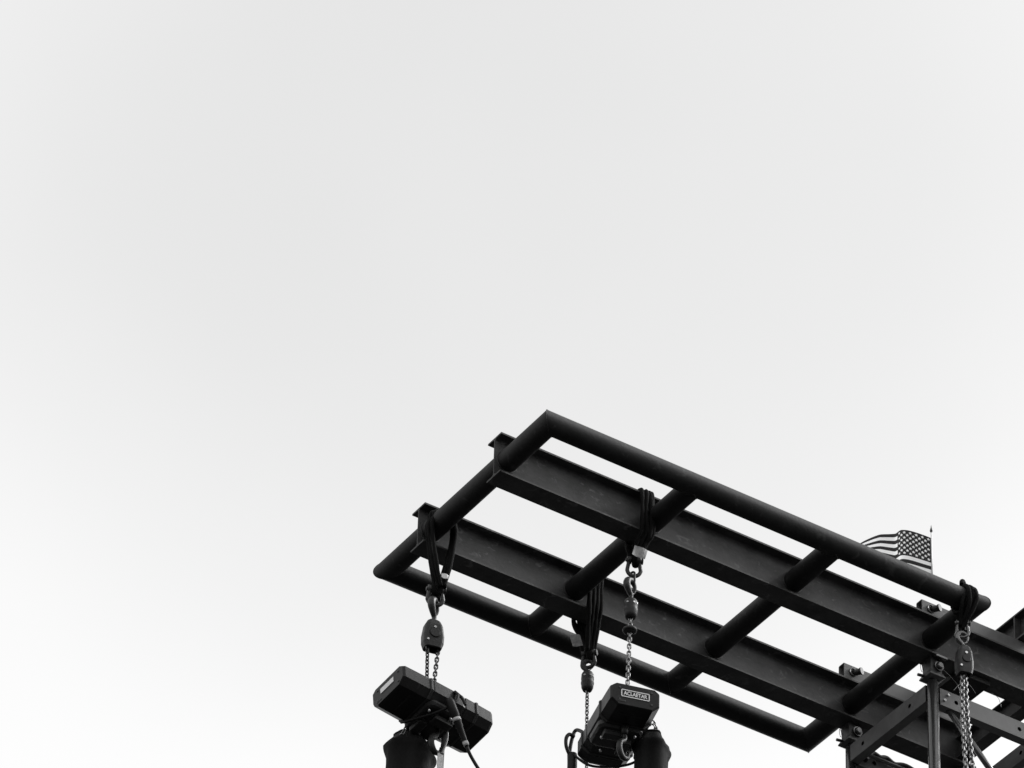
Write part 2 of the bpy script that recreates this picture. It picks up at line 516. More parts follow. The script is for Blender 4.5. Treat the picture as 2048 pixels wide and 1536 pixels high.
def drilled_rail(a, b, zc, side, holes):
    """rail between two posts with really drilled near face"""
    a, b = V((a[0], a[1], zc)), V((b[0], b[1], zc)); d = (b - a).normalized()
    L = (b - a).length; a2 = a + d * 0.027; b2 = b - d * 0.027
    bm = NB(); s = V(side); w, h, t = 0.05, 0.10, 0.0035; r = 0.0125
    us = [0.0] + [x - 0.027 for x in sorted(holes)] + [(b2 - a2).length]
    U = (b2 - a2).length
    # near face as strips with round openings
    def P(u, z, o=0.0): return a2 + d * u + V((0, 0, z)) + s * (w / 2 - o)
    cells = []
    prev = 0.0
    for hh in sorted(holes):
        u = hh - 0.027
        cells.append((prev, u - 0.03, None)); cells.append((u - 0.03, u + 0.03, u)); prev = u + 0.03
    cells.append((prev, U, None))
    for (u0, u1, hc) in cells:
        if hc is None:
            bm.faces.new([bm.verts.new(P(*q)) for q in ((u0, -h / 2), (u1, -h / 2), (u1, h / 2), (u0, h / 2))])
        else:
            k = 24; rim = []; outr = []
            for i in range(k):
                an = 2 * math.pi * i / k
                c_, s_ = math.cos(an), math.sin(an)
                rim.append(bm.verts.new(P(hc + r * c_, r * s_)))
                f = min(0.03 / max(abs(c_), 1e-6), (h / 2) / max(abs(s_), 1e-6))
                outr.append(bm.verts.new(P(hc + f * c_, f * s_)))
            # snap corners
            for cx, cz in ((0.03, h / 2), (-0.03, h / 2), (-0.03, -h / 2), (0.03, -h / 2)):
                tgt = P(hc + cx, cz)
                min(outr, key=lambda v: (v.co - tgt).length).co = tgt
            ring_faces(bm, rim, outr, False)
            inn = [bm.verts.new(v.co - s * t) for v in rim]
            ring_faces(bm, inn, rim, False)
    # other three outer sides and the inside of the tube
    q = [(w / 2, h / 2), (-w / 2, h / 2), (-w / 2, -h / 2), (w / 2, -h / 2)]
    for (x0, z0), (x1, z1) in zip(q, q[1:]):
        pts = [a2 + s * x0 + V((0, 0, z0)), b2 + s * x0 + V((0, 0, z0)), b2 + s * x1 + V((0, 0, z1)), a2 + s * x1 + V((0, 0, z1))]
        bm.faces.new([bm.verts.new(p) for p in pts])
    qi = [(w / 2 - t, h / 2 - t), (-w / 2 + t, h / 2 - t), (-w / 2 + t, -h / 2 + t), (w / 2 - t, -h / 2 + t)]
    for (x0, z0), (x1, z1) in zip(qi, qi[1:]):
        pts = [a2 + s * x0 + V((0, 0, z0)), b2 + s * x0 + V((0, 0, z0)), b2 + s * x1 + V((0, 0, z1)), a2 + s * x1 + V((0, 0, z1))]
        bm.faces.new([bm.verts.new(p) for p in pts])
    bmesh.ops.remove_doubles(bm, verts=bm.verts, dist=1e-5)
    return bm
obj('drilled_rail', drilled_rail(posts[0], posts[1], ZR[0], (-1, 0, 0), [0.163, 0.566]), ALU, tower)
obj('drilled_rail', drilled_rail(posts[0], posts[2], ZR[1], (0, -1, 0), [0.128, 0.525]), ALU, tower)
obj('drilled_rail', drilled_rail(posts[2], posts[3], ZR[0] - 0.005, (-1, 0, 0), [0.163, 0.566]), ALU, tower)
obj('drilled_rail', drilled_rail(posts[1], posts[3], ZR[0], (0, -1, 0), [0.128, 0.525]), ALU, tower)

def braces(z, top, bm_list, r=0.0165):
    P = posts
    for k, (i, j) in enumerate(((0, 2), (1, 3), (1, 0), (3, 2))):
        a, b = P[i], P[j]
        bm = NB()
        d = (V((b[0], b[1], 0)) - V((a[0], a[1], 0))).normalized() * 0.03
        zz = z - (0.25 if k in (1, 2) else 0.0)
        cyl(bm, (a[0] + d.x, a[1] + d.y, zz), (b[0] - d.x, b[1] - d.y, zz - 0.66), r, 16)
        bm_list.append(bm)
bl = []
braces(-0.315, True, bl)
for bm in bl: obj('diagonal_brace', bm, TUBE, tower)
# rest of the lattice down to the ground, below the picture
bm = NB()
z = -1.0; k = 0
while z > -Z0 + 0.8:
    for (i, j) in ((0, 1), (0, 2), (2, 3), (1, 3)):
        a, b = posts[i], posts[j]
        box(bm, ((a[0] + b[0]) / 2, (a[1] + b[1]) / 2, z), (abs(a[0] - b[0]) + 0.0 or 0.04, abs(a[1] - b[1]) or 0.04, 0.06))
        if k % 2: a, b = b, a
        cyl(bm, (a[0], a[1], z - 0.03), (b[0], b[1], z - 0.70), 0.0165, 10)
    z -= 0.76; k += 1
obj('lower_lattice', bm, ALU, tower)
for (x, y) in posts:
    bm = NB(); box(bm, (x, y, -Z0 + 0.012), (0.2, 0.2, 0.022), bev=0.004)
    obj('base_plate', bm, ALU, tower)

# post heads: flared corner fittings with big bolts
def post_head(x, y, ztop, zbot):
    bm = NB()
    def sq(h, z): return [(x + sx * h, y + sy * h, z) for sx, sy in ((-1, -1), (1, -1), (1, 1), (-1, 1))]
    loft(bm, [sq(0.033, ztop), sq(0.036, ztop - 0.015), sq(0.034, zbot + 0.035), sq(0.048, zbot + 0.006), sq(0.048, zbot), sq(0.030, zbot - 0.012)])
    h = obj('post_head', bm, HEAD, tower)
    bm = NB()
    zc = (ztop + zbot) / 2 + 0.006
    cyl(bm, (x + 0.012, y - 0.034, zc), (x + 0.012, y - 0.046, zc), 0.027, 24)
    cyl(bm, (x + 0.012, y - 0.046, zc), (x + 0.012, y - 0.060, zc), 0.022, 24, 0.014)
    b = obj('bolt_head', bm, TUBE, h)
    bm = NB()
    cyl(bm, (x - 0.03, y + 0.01, zbot + 0.012), (x - 0.082, y + 0.012, zbot + 0.006), 0.008, 12)
    obj('lock_pin', bm, CAST, h)
    bm = NB(); pts = [V((x - 0.052 + 0.014 * math.cos(a), y + 0.02 + 0.01 * math.cos(a), zc + 0.022 * math.sin(a))) for a in [2 * math.pi * i / 20 for i in range(18)]]
    tube(bm, pts, 0.0015, 6)
    obj('pin_clip', bm, TUBE, h)
    return h
post_head(TX, TY, -0.1215, -0.238)
post_head(TX, TY + TS, -0.1215, -0.238)
post_head(TX + TS, TY, -0.1215, -0.238)
post_head(TX + TS, TY + TS, -0.1215, -0.238)
# saddle plate on top of the near post head
bm = NB(); box(bm, (TX + 0.012, TY - 0.058, -0.129), (0.072, 0.02, 0.012), bev=0.002)
obj('saddle_plate', bm, TUBE, tower)

# gusset bolts along the near rail
bm = NB()
for (p, n) in (((TX + 0.052, TY - 0.026, -0.36), (0, -1, 0)), ((TX + 0.075, TY - 0.026, -0.32), (0, -1, 0))):
    cyl(bm, p, V(p) + V(n) * 0.01, 0.007, 10)
obj('rail_bolt', bm, BOLT, tower)

# draped cable bundle below the far post
bm = NB()
pts = smooth_path([(2.62, 1.03, -0.34), (2.67, 1.035, -0.278), (2.72, 1.035, -0.284), (2.76, 1.035, -0.272), (2.81, 1.035, -0.290), (2.88, 1.03, -0.276), (3.0, 1.03, -0.30), (3.2, 1.02, -0.33)], 5)
tube(bm, pts, 0.015, 10)
cbt = thing('cable_bundle', (2.85, 1.03, -0.42), 'black lumpy cable bundle draped along the far lower rail under the tower post', 'cable')
obj('cable', bm, RUBBER, cbt); bm = NB()
pts = smooth_path([(2.60, 1.045, -0.43), (2.68, 1.04, -0.39), (2.78, 1.045, -0.41), (2.9, 1.04, -0.40), (3.1, 1.045, -0.44)], 5)
tube(bm, pts, 0.018, 10)
obj('cable', bm, RUBBER, cbt)
bm = NB(); cyl(bm, (2.585, 0.985, -0.340), (3.1, 0.985, -0.336), 0.010, 14)
o = obj('thin_conduit', bm, TUBE, None, (2.8, 0.985, -0.34))
tag(o, 'thin shiny conduit tube running beside the cable bundle at bottom right', 'tube')

# thin safety wires at the near post head
for pts, r_, lab in (([(2.60, 0.33, -0.190), (2.645, 0.325, -0.222), (2.69, 0.325, -0.262), (2.71, 0.33, -0.33)], 0.0017, 'thin safety wire curving down from the bolt of the near post head'),
                     ([(2.66, 0.325, -0.30), (2.70, 0.32, -0.245), (2.75, 0.32, -0.225), (2.80, 0.325, -0.26)], 0.0017, 'thin safety wire arching towards the double chain, beside the near post head'),
                     ([(2.90, 0.325, -0.215), (2.94, 0.32, -0.235), (2.955, 0.32, -0.285)], 0.0012, 'hair-thin wire end curling against the sky right of the double chain')):
    bm = NB(); tube(bm, smooth_path(pts, 6), r_, 6)
    tag(obj('safety_wire', bm, TUBE, None, pts[0]), lab, 'wire', 'loose safety wires')

# ------------------------------------------------------------------ rigging hardware
def link_mesh(bm, c, axis, side, pitch, wid, r, n=8):
    """one oval link: axis = long direction, side = wide direction"""
    c, axis, side = V(c), V(axis).normalized(), V(side).normalized()
    hl = pitch / 2 + r * 0.5 ; rw = wid / 2 - r
    pts = []
    st = hl + r * 0.0 - rw + r * 0.55
    for k in range(7):
        a = math.pi * k / 6
        pts.append(c + axis * (st + rw * math.sin(a)) + side * rw * math.cos(a))
    for k in range(7):
        a = math.pi + math.pi * k / 6
        pts.append(c + axis * (-st + rw * math.sin(a)) + side * rw * math.cos(a))
    tube(bm, pts, r, n, closed=True)

def chain(a, b, pitch=0.0215, wid=0.024, r=0.0037, turn=0.0, twist=0.0):
    bm = NB(); a, b = V(a), V(b); d = (b - a); L = d.length; d.normalize()
    n = int(L / pitch)
    s0 = V((math.cos(turn), math.sin(turn), 0))
    s0 = (s0 - d * s0.dot(d)).normalized(); s1 = d.cross(s0)
    for i in range(n):
        j = random.uniform(-0.12, 0.12) + twist * i / max(n, 1)
        sa = s0 * math.cos(j) + s1 * math.sin(j); sb = s1 * math.cos(j) - s0 * math.sin(j)
        link_mesh(bm, a + d * (i + 0.5) * pitch, d, sa if i % 2 == 0 else sb, pitch, wid, r)
    return bm

def curve_chain(pts, **kw):
    bm = NB()
    pitch = kw.get('pitch', 0.0215)
    P = smooth_path(pts, 12)
    # resample
    out = [P[0]]; acc = 0
    for p, q in zip(P, P[1:]):
        seg = (q - p).length; t = pitch - acc
        while t <= seg:
            out.append(p + (q - p) * t / seg); t += pitch
        acc = (acc + seg) % pitch
    s0 = V((math.cos(kw.get('turn', 0)), math.sin(kw.get('turn', 0)), 0))
    for i, (p, q) in enumerate(zip(out, out[1:])):
        d = (q - p).normalized(); s = (s0 - d * s0.dot(d)).normalized(); t = d.cross(s)
        j = random.uniform(-0.15, 0.15)
        sa = (s if i % 2 else t) * math.cos(j) + (t if i % 2 else s) * math.sin(j)
        link_mesh(bm, (p + q) / 2, d, sa, pitch, kw.get('wid', 0.024), kw.get('r', 0.0037))
    return bm

def shackle(c, h, w, r, turn, label, flip=False, mt=None, eye=True, group='bow shackles under the slings'):
    """bow shackle; c = centre of bow, opening with pin at top unless flipped"""
    c = V(c); s = V((math.cos(turn), math.sin(turn), 0)); u = V((0, 0, -1 if flip else 1)); n = s.cross(u)
    t = thing('shackle', c, label, 'shackle', group)
    pts = [c + s * (-w * 0.36) + u * h * 0.5]
    for k in range(13):
        a = math.pi + math.pi * k / 12
        pts.append(c + s * (w / 2) * math.cos(a) + u * (-h * 0.1 + (h * 0.4) * math.sin(a)))
    pts.append(c + s * (w * 0.36) + u * h * 0.5)
    bm = NB(); P = smooth_path(pts, 3)
    tube(bm, P, r, 10)
    if eye:
        for q in (-1, 1):
            cyl(bm, c + s * (q * w * 0.36 - r * 1.1) + u * h * 0.5, c + s * (q * w * 0.36 + r * 1.1) + u * h * 0.5, r * 1.9, 16)
    obj('bow', bm, mt or FORGE, t)
    bm = NB()
    cyl(bm, c - s * w * 0.62 + u * h * 0.5, c + s * w * 0.60 + u * h * 0.5, r * 0.95, 14)
    cyl(bm, c + s * w * 0.56 + u * h * 0.5, c + s * w * 0.68 + u * h * 0.5, r * 1.7, 6)
    obj('pin', bm, mt or FORGE, t)
    return t

def hook(parent, c, h, turn, r, mt=None):
    """open hook with its eye of suspension below c: shank at bottom, bowl opening at the top"""
    c = V(c); s = V((math.cos(turn), math.sin(turn), 0)); u = V((0, 0, 1))
    w = h * 0.30
    pts = [c + u * (-h * 0.52), c + u * (-h * 0.30), c - s * w * 0.55 + u * (-h * 0.10), c - s * w * 1.0 + u * h * 0.12,
           c - s * w * 0.80 + u * h * 0.36, c + u * h * 0.48, c + s * w * 0.75 + u * h * 0.36, c + s * w * 0.92 + u * h * 0.12, c + s * w * 0.75 + u * (-h * 0.06)]
    P = smooth_path(pts, 5); n = len(P)
    rs = [r * (0.85 + 0.75 * math.sin(math.pi * min(1, i / (n - 1) * 1.15)) ** 2) * (1 if i < n * 0.8 else 1 - 0.7 * (i - n * 0.8) / (n * 0.2)) for i in range(n)]
    bm = NB(); tube(bm, P, r, 12, rs=rs)
    o = obj('hook', bm, mt or FORGE, parent)
    bm = NB()
    tube(bm, [c + s * w * 0.80 + u * (-h * 0.04), c + s * w * 0.35 + u * (-h * 0.16), c + u * (-h * 0.30)], r * 0.35, 8)
    obj('safety_latch', bm, TUBE, parent)
    return o

def rope_loop(pts, r, seg=5, jitter=0.0):
    bm = NB()
    P = smooth_path(pts, seg)
    rs = [r * (1 + 0.16 * math.sin(i * 0.9 + r * 900) + random.uniform(-0.08, 0.08)) for i, _ in enumerate(P)]
    tube(bm, P, r, 10, rs=rs)
    return bm

def basket(xs, yb, join, label, r=0.011, group='black lifting slings', far=None, fan=1.0, knee=0.62):
    """round sling laid over a beam in a basket; xs = x of each strand at the beam"""
    t = thing('lifting_sling', join, label, 'sling', group)
    j = V(join)
    e = 0.060 + r * 0.6
    for k, x in enumerate(xs):
        o = (k - (len(xs) - 1) / 2) * r * 1.3 * fan
        xf = far[k] if far else x
        zt, zb = 0.12 + r, -0.12 - r * 0.3
        pts = [(j.x + o * 0.9, yb - 0.016, j.z - 0.015), (j.x * 0.5 + x * 0.5 + o * 0.4, yb - e * 0.62, j.z * 0.5 + zb * 0.5),
               (x, yb - e, zb), (x + 0.002, yb - e - 0.002, 0), (x, yb - e, 0.115), (x, yb - 0.045, zt + 0.002),
               ((x + xf) / 2, yb, zt), (xf, yb + 0.045, zt + 0.002), (xf, yb + e, 0.115), (xf, yb + e, 0), (xf, yb + e, zb),
               (j.x * 0.5 + xf * 0.5 + o * 0.4, yb + e * 0.62, j.z * 0.5 + zb * 0.5), (j.x + o * 0.9, yb + 0.016, j.z - 0.015)]
        pts = [V(p) + V((random.uniform(-0.004, 0.004), random.uniform(-0.001, 0.001), random.uniform(-0.003, 0.003))) for p in pts]
        obj('sling_strand', rope_loop(pts, r * random.uniform(0.85, 1.15)), SLING, t)
    bm = NB()
    pts = [j + V((-0.012, -0.016, -0.015)), j + V((-0.004, -0.010, -0.038)), j + V((0.004, 0.0, -0.045)), j + V((0.006, 0.010, -0.038)), j + V((0.012, 0.016, -0.015))]
    tube(bm, smooth_path(pts, 4), r * 1.5, 10)
    obj('sling_eye', bm, SLING, t)
    return t

def plate_tag(parent, c, ax, ay, w, h, m=TAGM, name='sling_tag', text=False):
    bm = NB(); c, ax, ay = V(c), V(ax).normalized(), V(ay).normalized(); n = ax.cross(ay).normalized()
    G = 5
    rows = []
    for i in range(G + 1):
        rows.append([])
        for k in range(G + 1):
            u, v = i / G - 0.5, k / G - 0.5
            rows[-1].append(c + ax * w * u + ay * h * v + n * 0.004 * math.sin(5 * u + 2 * v))
    f = [[bm.verts.new(p + n * 0.001) for p in rr] for rr in rows]
    b = [[bm.verts.new(p - n * 0.001) for p in rr] for rr in rows]
    for i in range(G):
        for k in range(G):
            bm.faces.new((f[i][k], f[i + 1][k], f[i + 1][k + 1], f[i][k + 1]))
            bm.faces.new((b[i][k], b[i][k + 1], b[i + 1][k + 1], b[i + 1][k]))
    for i in range(G):
        for (p, q) in (((i, 0), (i + 1, 0)), ((i, G), (i + 1, G)), ((0, i), (0, i + 1)), ((G, i), (G, i + 1))):
            bm.faces.new((f[p[0]][p[1]], f[q[0]][q[1]], b[q[0]][q[1]], b[p[0]][p[1]]))
    return obj(name, bm, m, parent)

# viewing-independent directions used to turn flat hardware
# ---- sling and hardware on the far beam at its left end
s1 = thing('lifting_sling', (0.046, B2, -0.315), 'black round sling laid over the frame pipe beside the end of the farther I-beam', 'sling', 'black lifting slings')
for y_, w_, sx in ((1.000, 0.068, -0.6), (0.982, 0.071, 0.4), (0.962, 0.067, 0.9)):
    y_ += 0.07; cx = 0.054; cz = 0.063
    pts = [(0.046 + sx * 0.010, y_ + 0.002, -0.330), (0.046 - 0.028 + sx * 0.004, y_, -0.215), (cx - w_ - 0.002, y_, -0.03 + cz - 0.05), (cx - w_, y_, cz)]
    pts += [(cx - w_ * math.cos(a), y_, cz + w_ * math.sin(a)) for a in (R(35), R(65), R(90), R(115), R(145))]
    pts += [(cx + w_, y_, cz), (cx + w_ + 0.002, y_, cz - 0.08), (0.046 + 0.045 + sx * 0.006, y_, -0.20), (0.046 + 0.014 + sx * 0.010, y_ + 0.002, -0.330)]
    pts = [V(p) + V((random.uniform(-0.003, 0.003), random.uniform(-0.003, 0.003), 0)) for p in pts]
    obj('sling_strand', rope_loop(pts, 0.0105), SLING, s1)
bm = NB()
tube(bm, smooth_path([(0.030, B2 - 0.02, -0.325), (0.036, B2 - 0.01, -0.352), (0.046, B2, -0.360), (0.056, B2 - 0.01, -0.352), (0.064, B2 - 0.02, -0.325)], 4), 0.016, 10)
obj('sling_eye', bm, SLING, s1)
plate_tag(s1, (0.048, B2 - 0.080, -0.297), (0.8, -0.3, -0.25), (0.1, 0.1, 1), 0.036, 0.028, WHITE)
sh1 = shackle((0.046, B2, -0.380), 0.095, 0.076, 0.011, R(-20), 'scuffed bow shackle joining the leftmost sling to the leftmost hoist hook')

def hook_block_double(parent, c, h, w, d, turn):
    """sheave block: two cheeks tapering to the top, opened at the bottom for two chain falls"""
    c = V(c); X = V((math.cos(turn), math.sin(turn), 0)); Y = V((-X.y, X.x, 0)); Z = V((0, 0, 1))
    secs = [(0.50, 0.42, 0.55), (0.44, 0.62, 0.80), (0.30, 0.84, 0.95), (-0.05, 1.0, 1.0), (-0.30, 0.97, 1.0), (-0.46, 0.80, 0.95)]
    out = []
    for z, fw_, fd in secs:
        out.append([c + X * px + Y * py + Z * h * z for px, py in rrect(w * fw_, d * fd, min(w * fw_, d * fd) * 0.28, 4)])
    # hollow underside
    out.append([c + X * px + Y * py + Z * h * -0.46 for px, py in rrect(w * 0.62, d * 0.62, d * 0.12, 4)])
    out.append([c + X * px + Y * py + Z * h * -0.10 for px, py in rrect(w * 0.55, d * 0.5, d * 0.12, 4)])
    bm = NB(); loft(bm, out, True, False)
    o = obj('hook_block', bm, CAST, parent)
    bm = NB()
    for q in (-1, 1):
        cyl(bm, c + Y * q * d * 0.5 + Z * h * 0.18, c + Y * q * (d * 0.5 + 0.004) + Z * h * 0.18, 0.007, 12)
        cyl(bm, c + Y * q * d * 0.5 - X * w * 0.32 - Z * h * 0.28, c + Y * q * (d * 0.5 + 0.004) - X * w * 0.32 - Z * h * 0.28, 0.006, 12)
    obj('block_bolt', bm, BOLT, o)
    bm = NB()
    for q in (-1, 1):
        cyl(bm, c + Y * q * (d * 0.5 + 0.0005) - Z * h * 0.02, c + Y * q * (d * 0.5 + 0.006) - Z * h * 0.02, w * 0.26, 24, w * 0.22)
    obj('axle_cap', bm, CAST, o)
    return o

def block_single(parent, c, h, r):
    bm = NB(); c = V(c)
    prof = [(0.5, 0.50), (0.46, 0.78), (0.36, 0.95), (0.10, 1.0), (0.02, 0.93), (-0.04, 1.0), (-0.12, 1.02), (-0.20, 0.95), (-0.34, 0.92), (-0.5, 0.68), (-0.5, 0.36), (-0.3, 0.30)]
    secs = [[c + V((math.cos(t) * r * f, math.sin(t) * r * f, h * z)) for t in [2 * math.pi * i / 28 for i in range(28)]] for z, f in prof]
    loft(bm, secs, True, True)
    for f in bm.faces: f.smooth = True
    o = obj('hook_block', bm, CAST, parent)
    bm = NB()
    for a in (R(-150), R(-95), R(-60)):
        d = V((math.cos(a), math.sin(a), 0))
        cyl(bm, c + d * r * 0.96 + V((0, 0, h * 0.20)), c + d * (r * 1.05) + V((0, 0, h * 0.20)), 0.005, 10)
    obj('block_bolt', bm, BOLT, o)
    return o

# ------------------------------------------------------------------ hoists
def hoist_body(parent, C, rz, droop=0.0, roll=0.0, L=0.275):
    """motor hoist: C centre, long axis along local x (rz), W across, H high"""
    C = V(C)
    X_ = V((math.cos(rz), math.sin(rz), -droop)).normalized()
    Y_ = V((-math.sin(rz), math.cos(rz), -roll)); Y_ = (Y_ - X_ * Y_.dot(X_)).normalized()
    Mx = Matrix((X_, Y_, X_.cross(Y_))).transposed()
    M4 = Mx.to_4x4()
    def T(x, y, z): return C + Mx @ V((x, y, z))
    T.m = M4
    Wd, H = 0.128, 0.064
    def sec(x, k=1.0, cut=0.034, top=1.0):
        w, h, c = Wd * k, H * k, cut * k
        return [T(x, *p) for p in ((-w, h - c * .55), (-w + c * .7, h), (w - c * .7, h), (w, h - c * .55), (w, -h + c), (w - c * 1.1, -h), (-w + c * 1.1, -h), (-w, -h + c))]
    # middle gear case
    bm = NB(); loft(bm, [sec(-0.10, 0.97), sec(-0.085, 1.0), sec(0.085, 1.0), sec(0.10, 0.97)])
    body = obj('body', bm, BODY, parent)
    # motor cover and control cover
    for s in (-1, 1):
        bm = NB()
        xs = [(0.102, 0.94), (0.108, 0.985), (0.200, 0.975), (L - 0.013, 0.965), (L, 0.91)]
        loft(bm, [sec(s * x, k) for x, k in xs])
        ec = obj('end_cover', bm, BODY, parent)
        bm = NB()
        secA = [(0.165, 1.0), (0.168, 1.03), (0.178, 1.03), (0.181, 1.0)] if s > 0 else [(0.094, 1.0), (0.098, 1.035), (0.108, 1.035), (0.112, 1.0)]
        loft(bm, [sec(s * x, k) for x, k in secA])
        obj('cover_band', bm, CAST, ec)
        bm = NB()
        for yy in (-0.08, 0.08):
            for zz in (-0.032, 0.036):
                cyl(bm, T(s * (L - 0.005), yy, zz), T(s * (L + 0.0035), yy, zz), 0.0055, 10)
        obj('cover_screw', bm, FORGE, ec)
        bm = NB()                            # cast lines under the cover
        box(bm, T(s * 0.19, 0.0, -H * 0.975), (0.006, 0.12, 0.004), mtx=M4)
        box(bm, T(s * (L - 0.004), 0.07, -H * 0.62), (0.012, 0.04, 0.01), 0, 0.002, M4)
        obj('cast_rib', bm, CAST, ec)
    # bulging gear housing and chain guide underneath
    bm = NB()
    secs = []
    for z, k in ((-0.045, 1.0), (-0.068, 1.0), (-0.080, 0.92), (-0.084, 0.8)):
        secs.append([T(-0.005 + px * k, 0.012 + py * k, z) for px, py in rrect(0.185, 0.225, 0.035, 5)])
    loft(bm, secs, True, False)
    gh = obj('gear_housing', bm, CAST, parent)
    bm = NB()
    box(bm, T(0.02, -0.03, -0.100), (0.11, 0.05, 0.035), 0, 0.006, M4)
    box(bm, T(-0.055, 0.05, -0.098), (0.05, 0.09, 0.03), 0, 0.006, M4)
    obj('chain_guide', bm, CAST, gh)
    bm = NB()
    for p in ((-0.075, -0.06), (0.07, -0.062), (0.085, 0.06), (-0.02, 0.09), (0.045, -0.075)):
        cyl(bm, T(p[0], p[1], -0.090), T(p[0], p[1], -0.104), 0.0065, 10)
    obj('guide_bolt', bm, BOLT, gh)
    # chain entry collar on top
    bm = NB()
    secs = [[T(px * k, -0.02 + py * k, z) for px, py in rrect(0.12, 0.16, 0.04, 5)] for z, k in ((0.055, 1.1), (0.070, 1.0), (0.078, 0.85), (0.078, 0.6), (0.066, 0.5))]
    loft(bm, secs, True, False)
    obj('chain_entry', bm, CAST, parent)
    return T

# ---- leftmost hoist
H1 = V((0.060, 1.072, -1.052)); RZ1 = R(5)
h1 = thing('chain_hoist', H1, 'black motor hoist at far left hanging on two chain falls, white label on its end', 'chain hoist', 'chain hoists under the frame')
T1 = hoist_body(h1, H1, RZ1, 0.061, 0.215)
hook(h1, (0.044, B2, -0.462), 0.125, R(35), 0.0125)
hook_block_double(h1, (0.0405, B2, -0.615), 0.175, 0.108, 0.070, R(-12))
obj('load_chain', chain((0.010, B2 - 0.006, -0.690), (0.022, B2, -1.0), turn=R(10), pitch=0.0215), CHAIN_D, h1)
obj('load_chain', chain((0.072, B2 - 0.006, -0.675), (0.052, B2, -1.0), turn=R(50), pitch=0.0215), CHAIN_D, h1)
# white label on the left end, a 3 mm plate
bm = NB()
Mx = Matrix.Rotation(RZ1, 4, 'Z')
box(bm, T1(-0.2765, 0.004, 0.010), (0.003, 0.100, 0.032), mtx=T1.m)
obj('end_label', bm, WHITE, h1)

# ---- badge hoist
H2 = V((0.688, 0.388, -1.286)); AX = R(90 - 15.5)
h2 = thing('chain_hoist', H2, 'black motor hoist seen end-on with white framed name badge, hanging on one bright chain', 'chain hoist', 'chain hoists under the frame')
T2 = hoist_body(h2, H2, AX, 0.0, 0.0, 0.262)
hook(h2, (0.742, B1, -0.455), 0.115, R(20), 0.0115)
block_single(h2, (0.742, B1, -0.570), 0.110, 0.035)
obj('load_chain', chain((0.742, B1, -0.615), (0.727, B1, -1.225), turn=R(-32)), CHAIN, h2)
bm = NB()
tube(bm, [V((0.7385 + 0.026 * math.cos(a), B1 + 0.026 * math.sin(a), -0.700)) for a in [2 * math.pi * i / 28 for i in range(28)]], 0.010, 10, closed=True)
cyl(bm, (0.7385, B1, -0.688), (0.7385, B1, -0.712), 0.024, 24)
obj('chain_stop', bm, CAST, h2)
# badge: raised white frame and lettering on the end cover
fc = lambda x, z, o=0.0: T2(-0.2625 - o, -x, z)     # end face coordinates: x to the right as seen, z up
bm = NB()
bw_, bh_ = 0.138, 0.038
bt = 0.0045
for (cx, cz, sx, sz) in ((0, bh_ / 2, bw_, bt), (0, -bh_ / 2, bw_, bt), (-bw_ / 2, 0, bt, bh_ - bt), (bw_ / 2, 0, bt, bh_ - bt)):
    box(bm, fc(cx - 0.002, cz + 0.006, 0.001), (0.0035, sx, sz), AX)
badge = obj('badge_frame', bm, WHITE, h2)
cu = bpy.data.curves.new('badge_text', 'FONT')
cu.body = 'ACLAETAR'
cu.size = 0.030
cu.align_x = 'CENTER'; cu.align_y = 'CENTER'
cu.extrude = 0.0008
cu.offset = 0.0006
tmp = bpy.data.objects.new('badge_text', cu)
COL.objects.link(tmp)
dg = bpy.context.evaluated_depsgraph_get()
me = bpy.data.meshes.new_from_object(tmp.evaluated_get(dg))
bpy.data.objects.remove(tmp)
bpy.data.curves.remove(cu)
bm = NB(); bm.from_mesh(me)
xs = [v.co.x for v in bm.verts]; wd = max(xs) - min(xs)
for v in bm.verts:
    p = v.co.copy()
    v.co = fc(p.x / wd * (bw_ - 0.02) - 0.002, p.y + 0.006, 0.0015 + p.z)
obj('badge_letters', bm, WHITE, badge)
bpy.data.meshes.remove(me)

# lower hook of the badge hoist
def lower_hook(parent, T, x, y, z):
    c = T(x, y, z)
    bm = NB()
    cyl(bm, c + V((0, 0, 0.05)), c + V((0, 0, 0.0)), 0.020, 16, 0.015)
    P = smooth_path([c, c + V((0.0, 0, -0.03)), c + V((-0.030, -0.01, -0.06)), c + V((-0.036, -0.012, -0.10)), c + V((-0.012, -0.004, -0.135)), c + V((0.022, 0.006, -0.125)), c + V((0.034, 0.01, -0.09))], 5)
    n = len(P)
    tube(bm, P, 0.011, 12, rs=[0.010 + 0.005 * math.sin(math.pi * i / (n - 1)) if i < n * .85 else 0.008 for i in range(n)])
    obj('lower_hook', bm, CAST, parent)
lower_hook(h2, T2, -0.10, 0.0, -0.115)
lower_hook(h1, T1, 0.035, 0.02, -0.095)

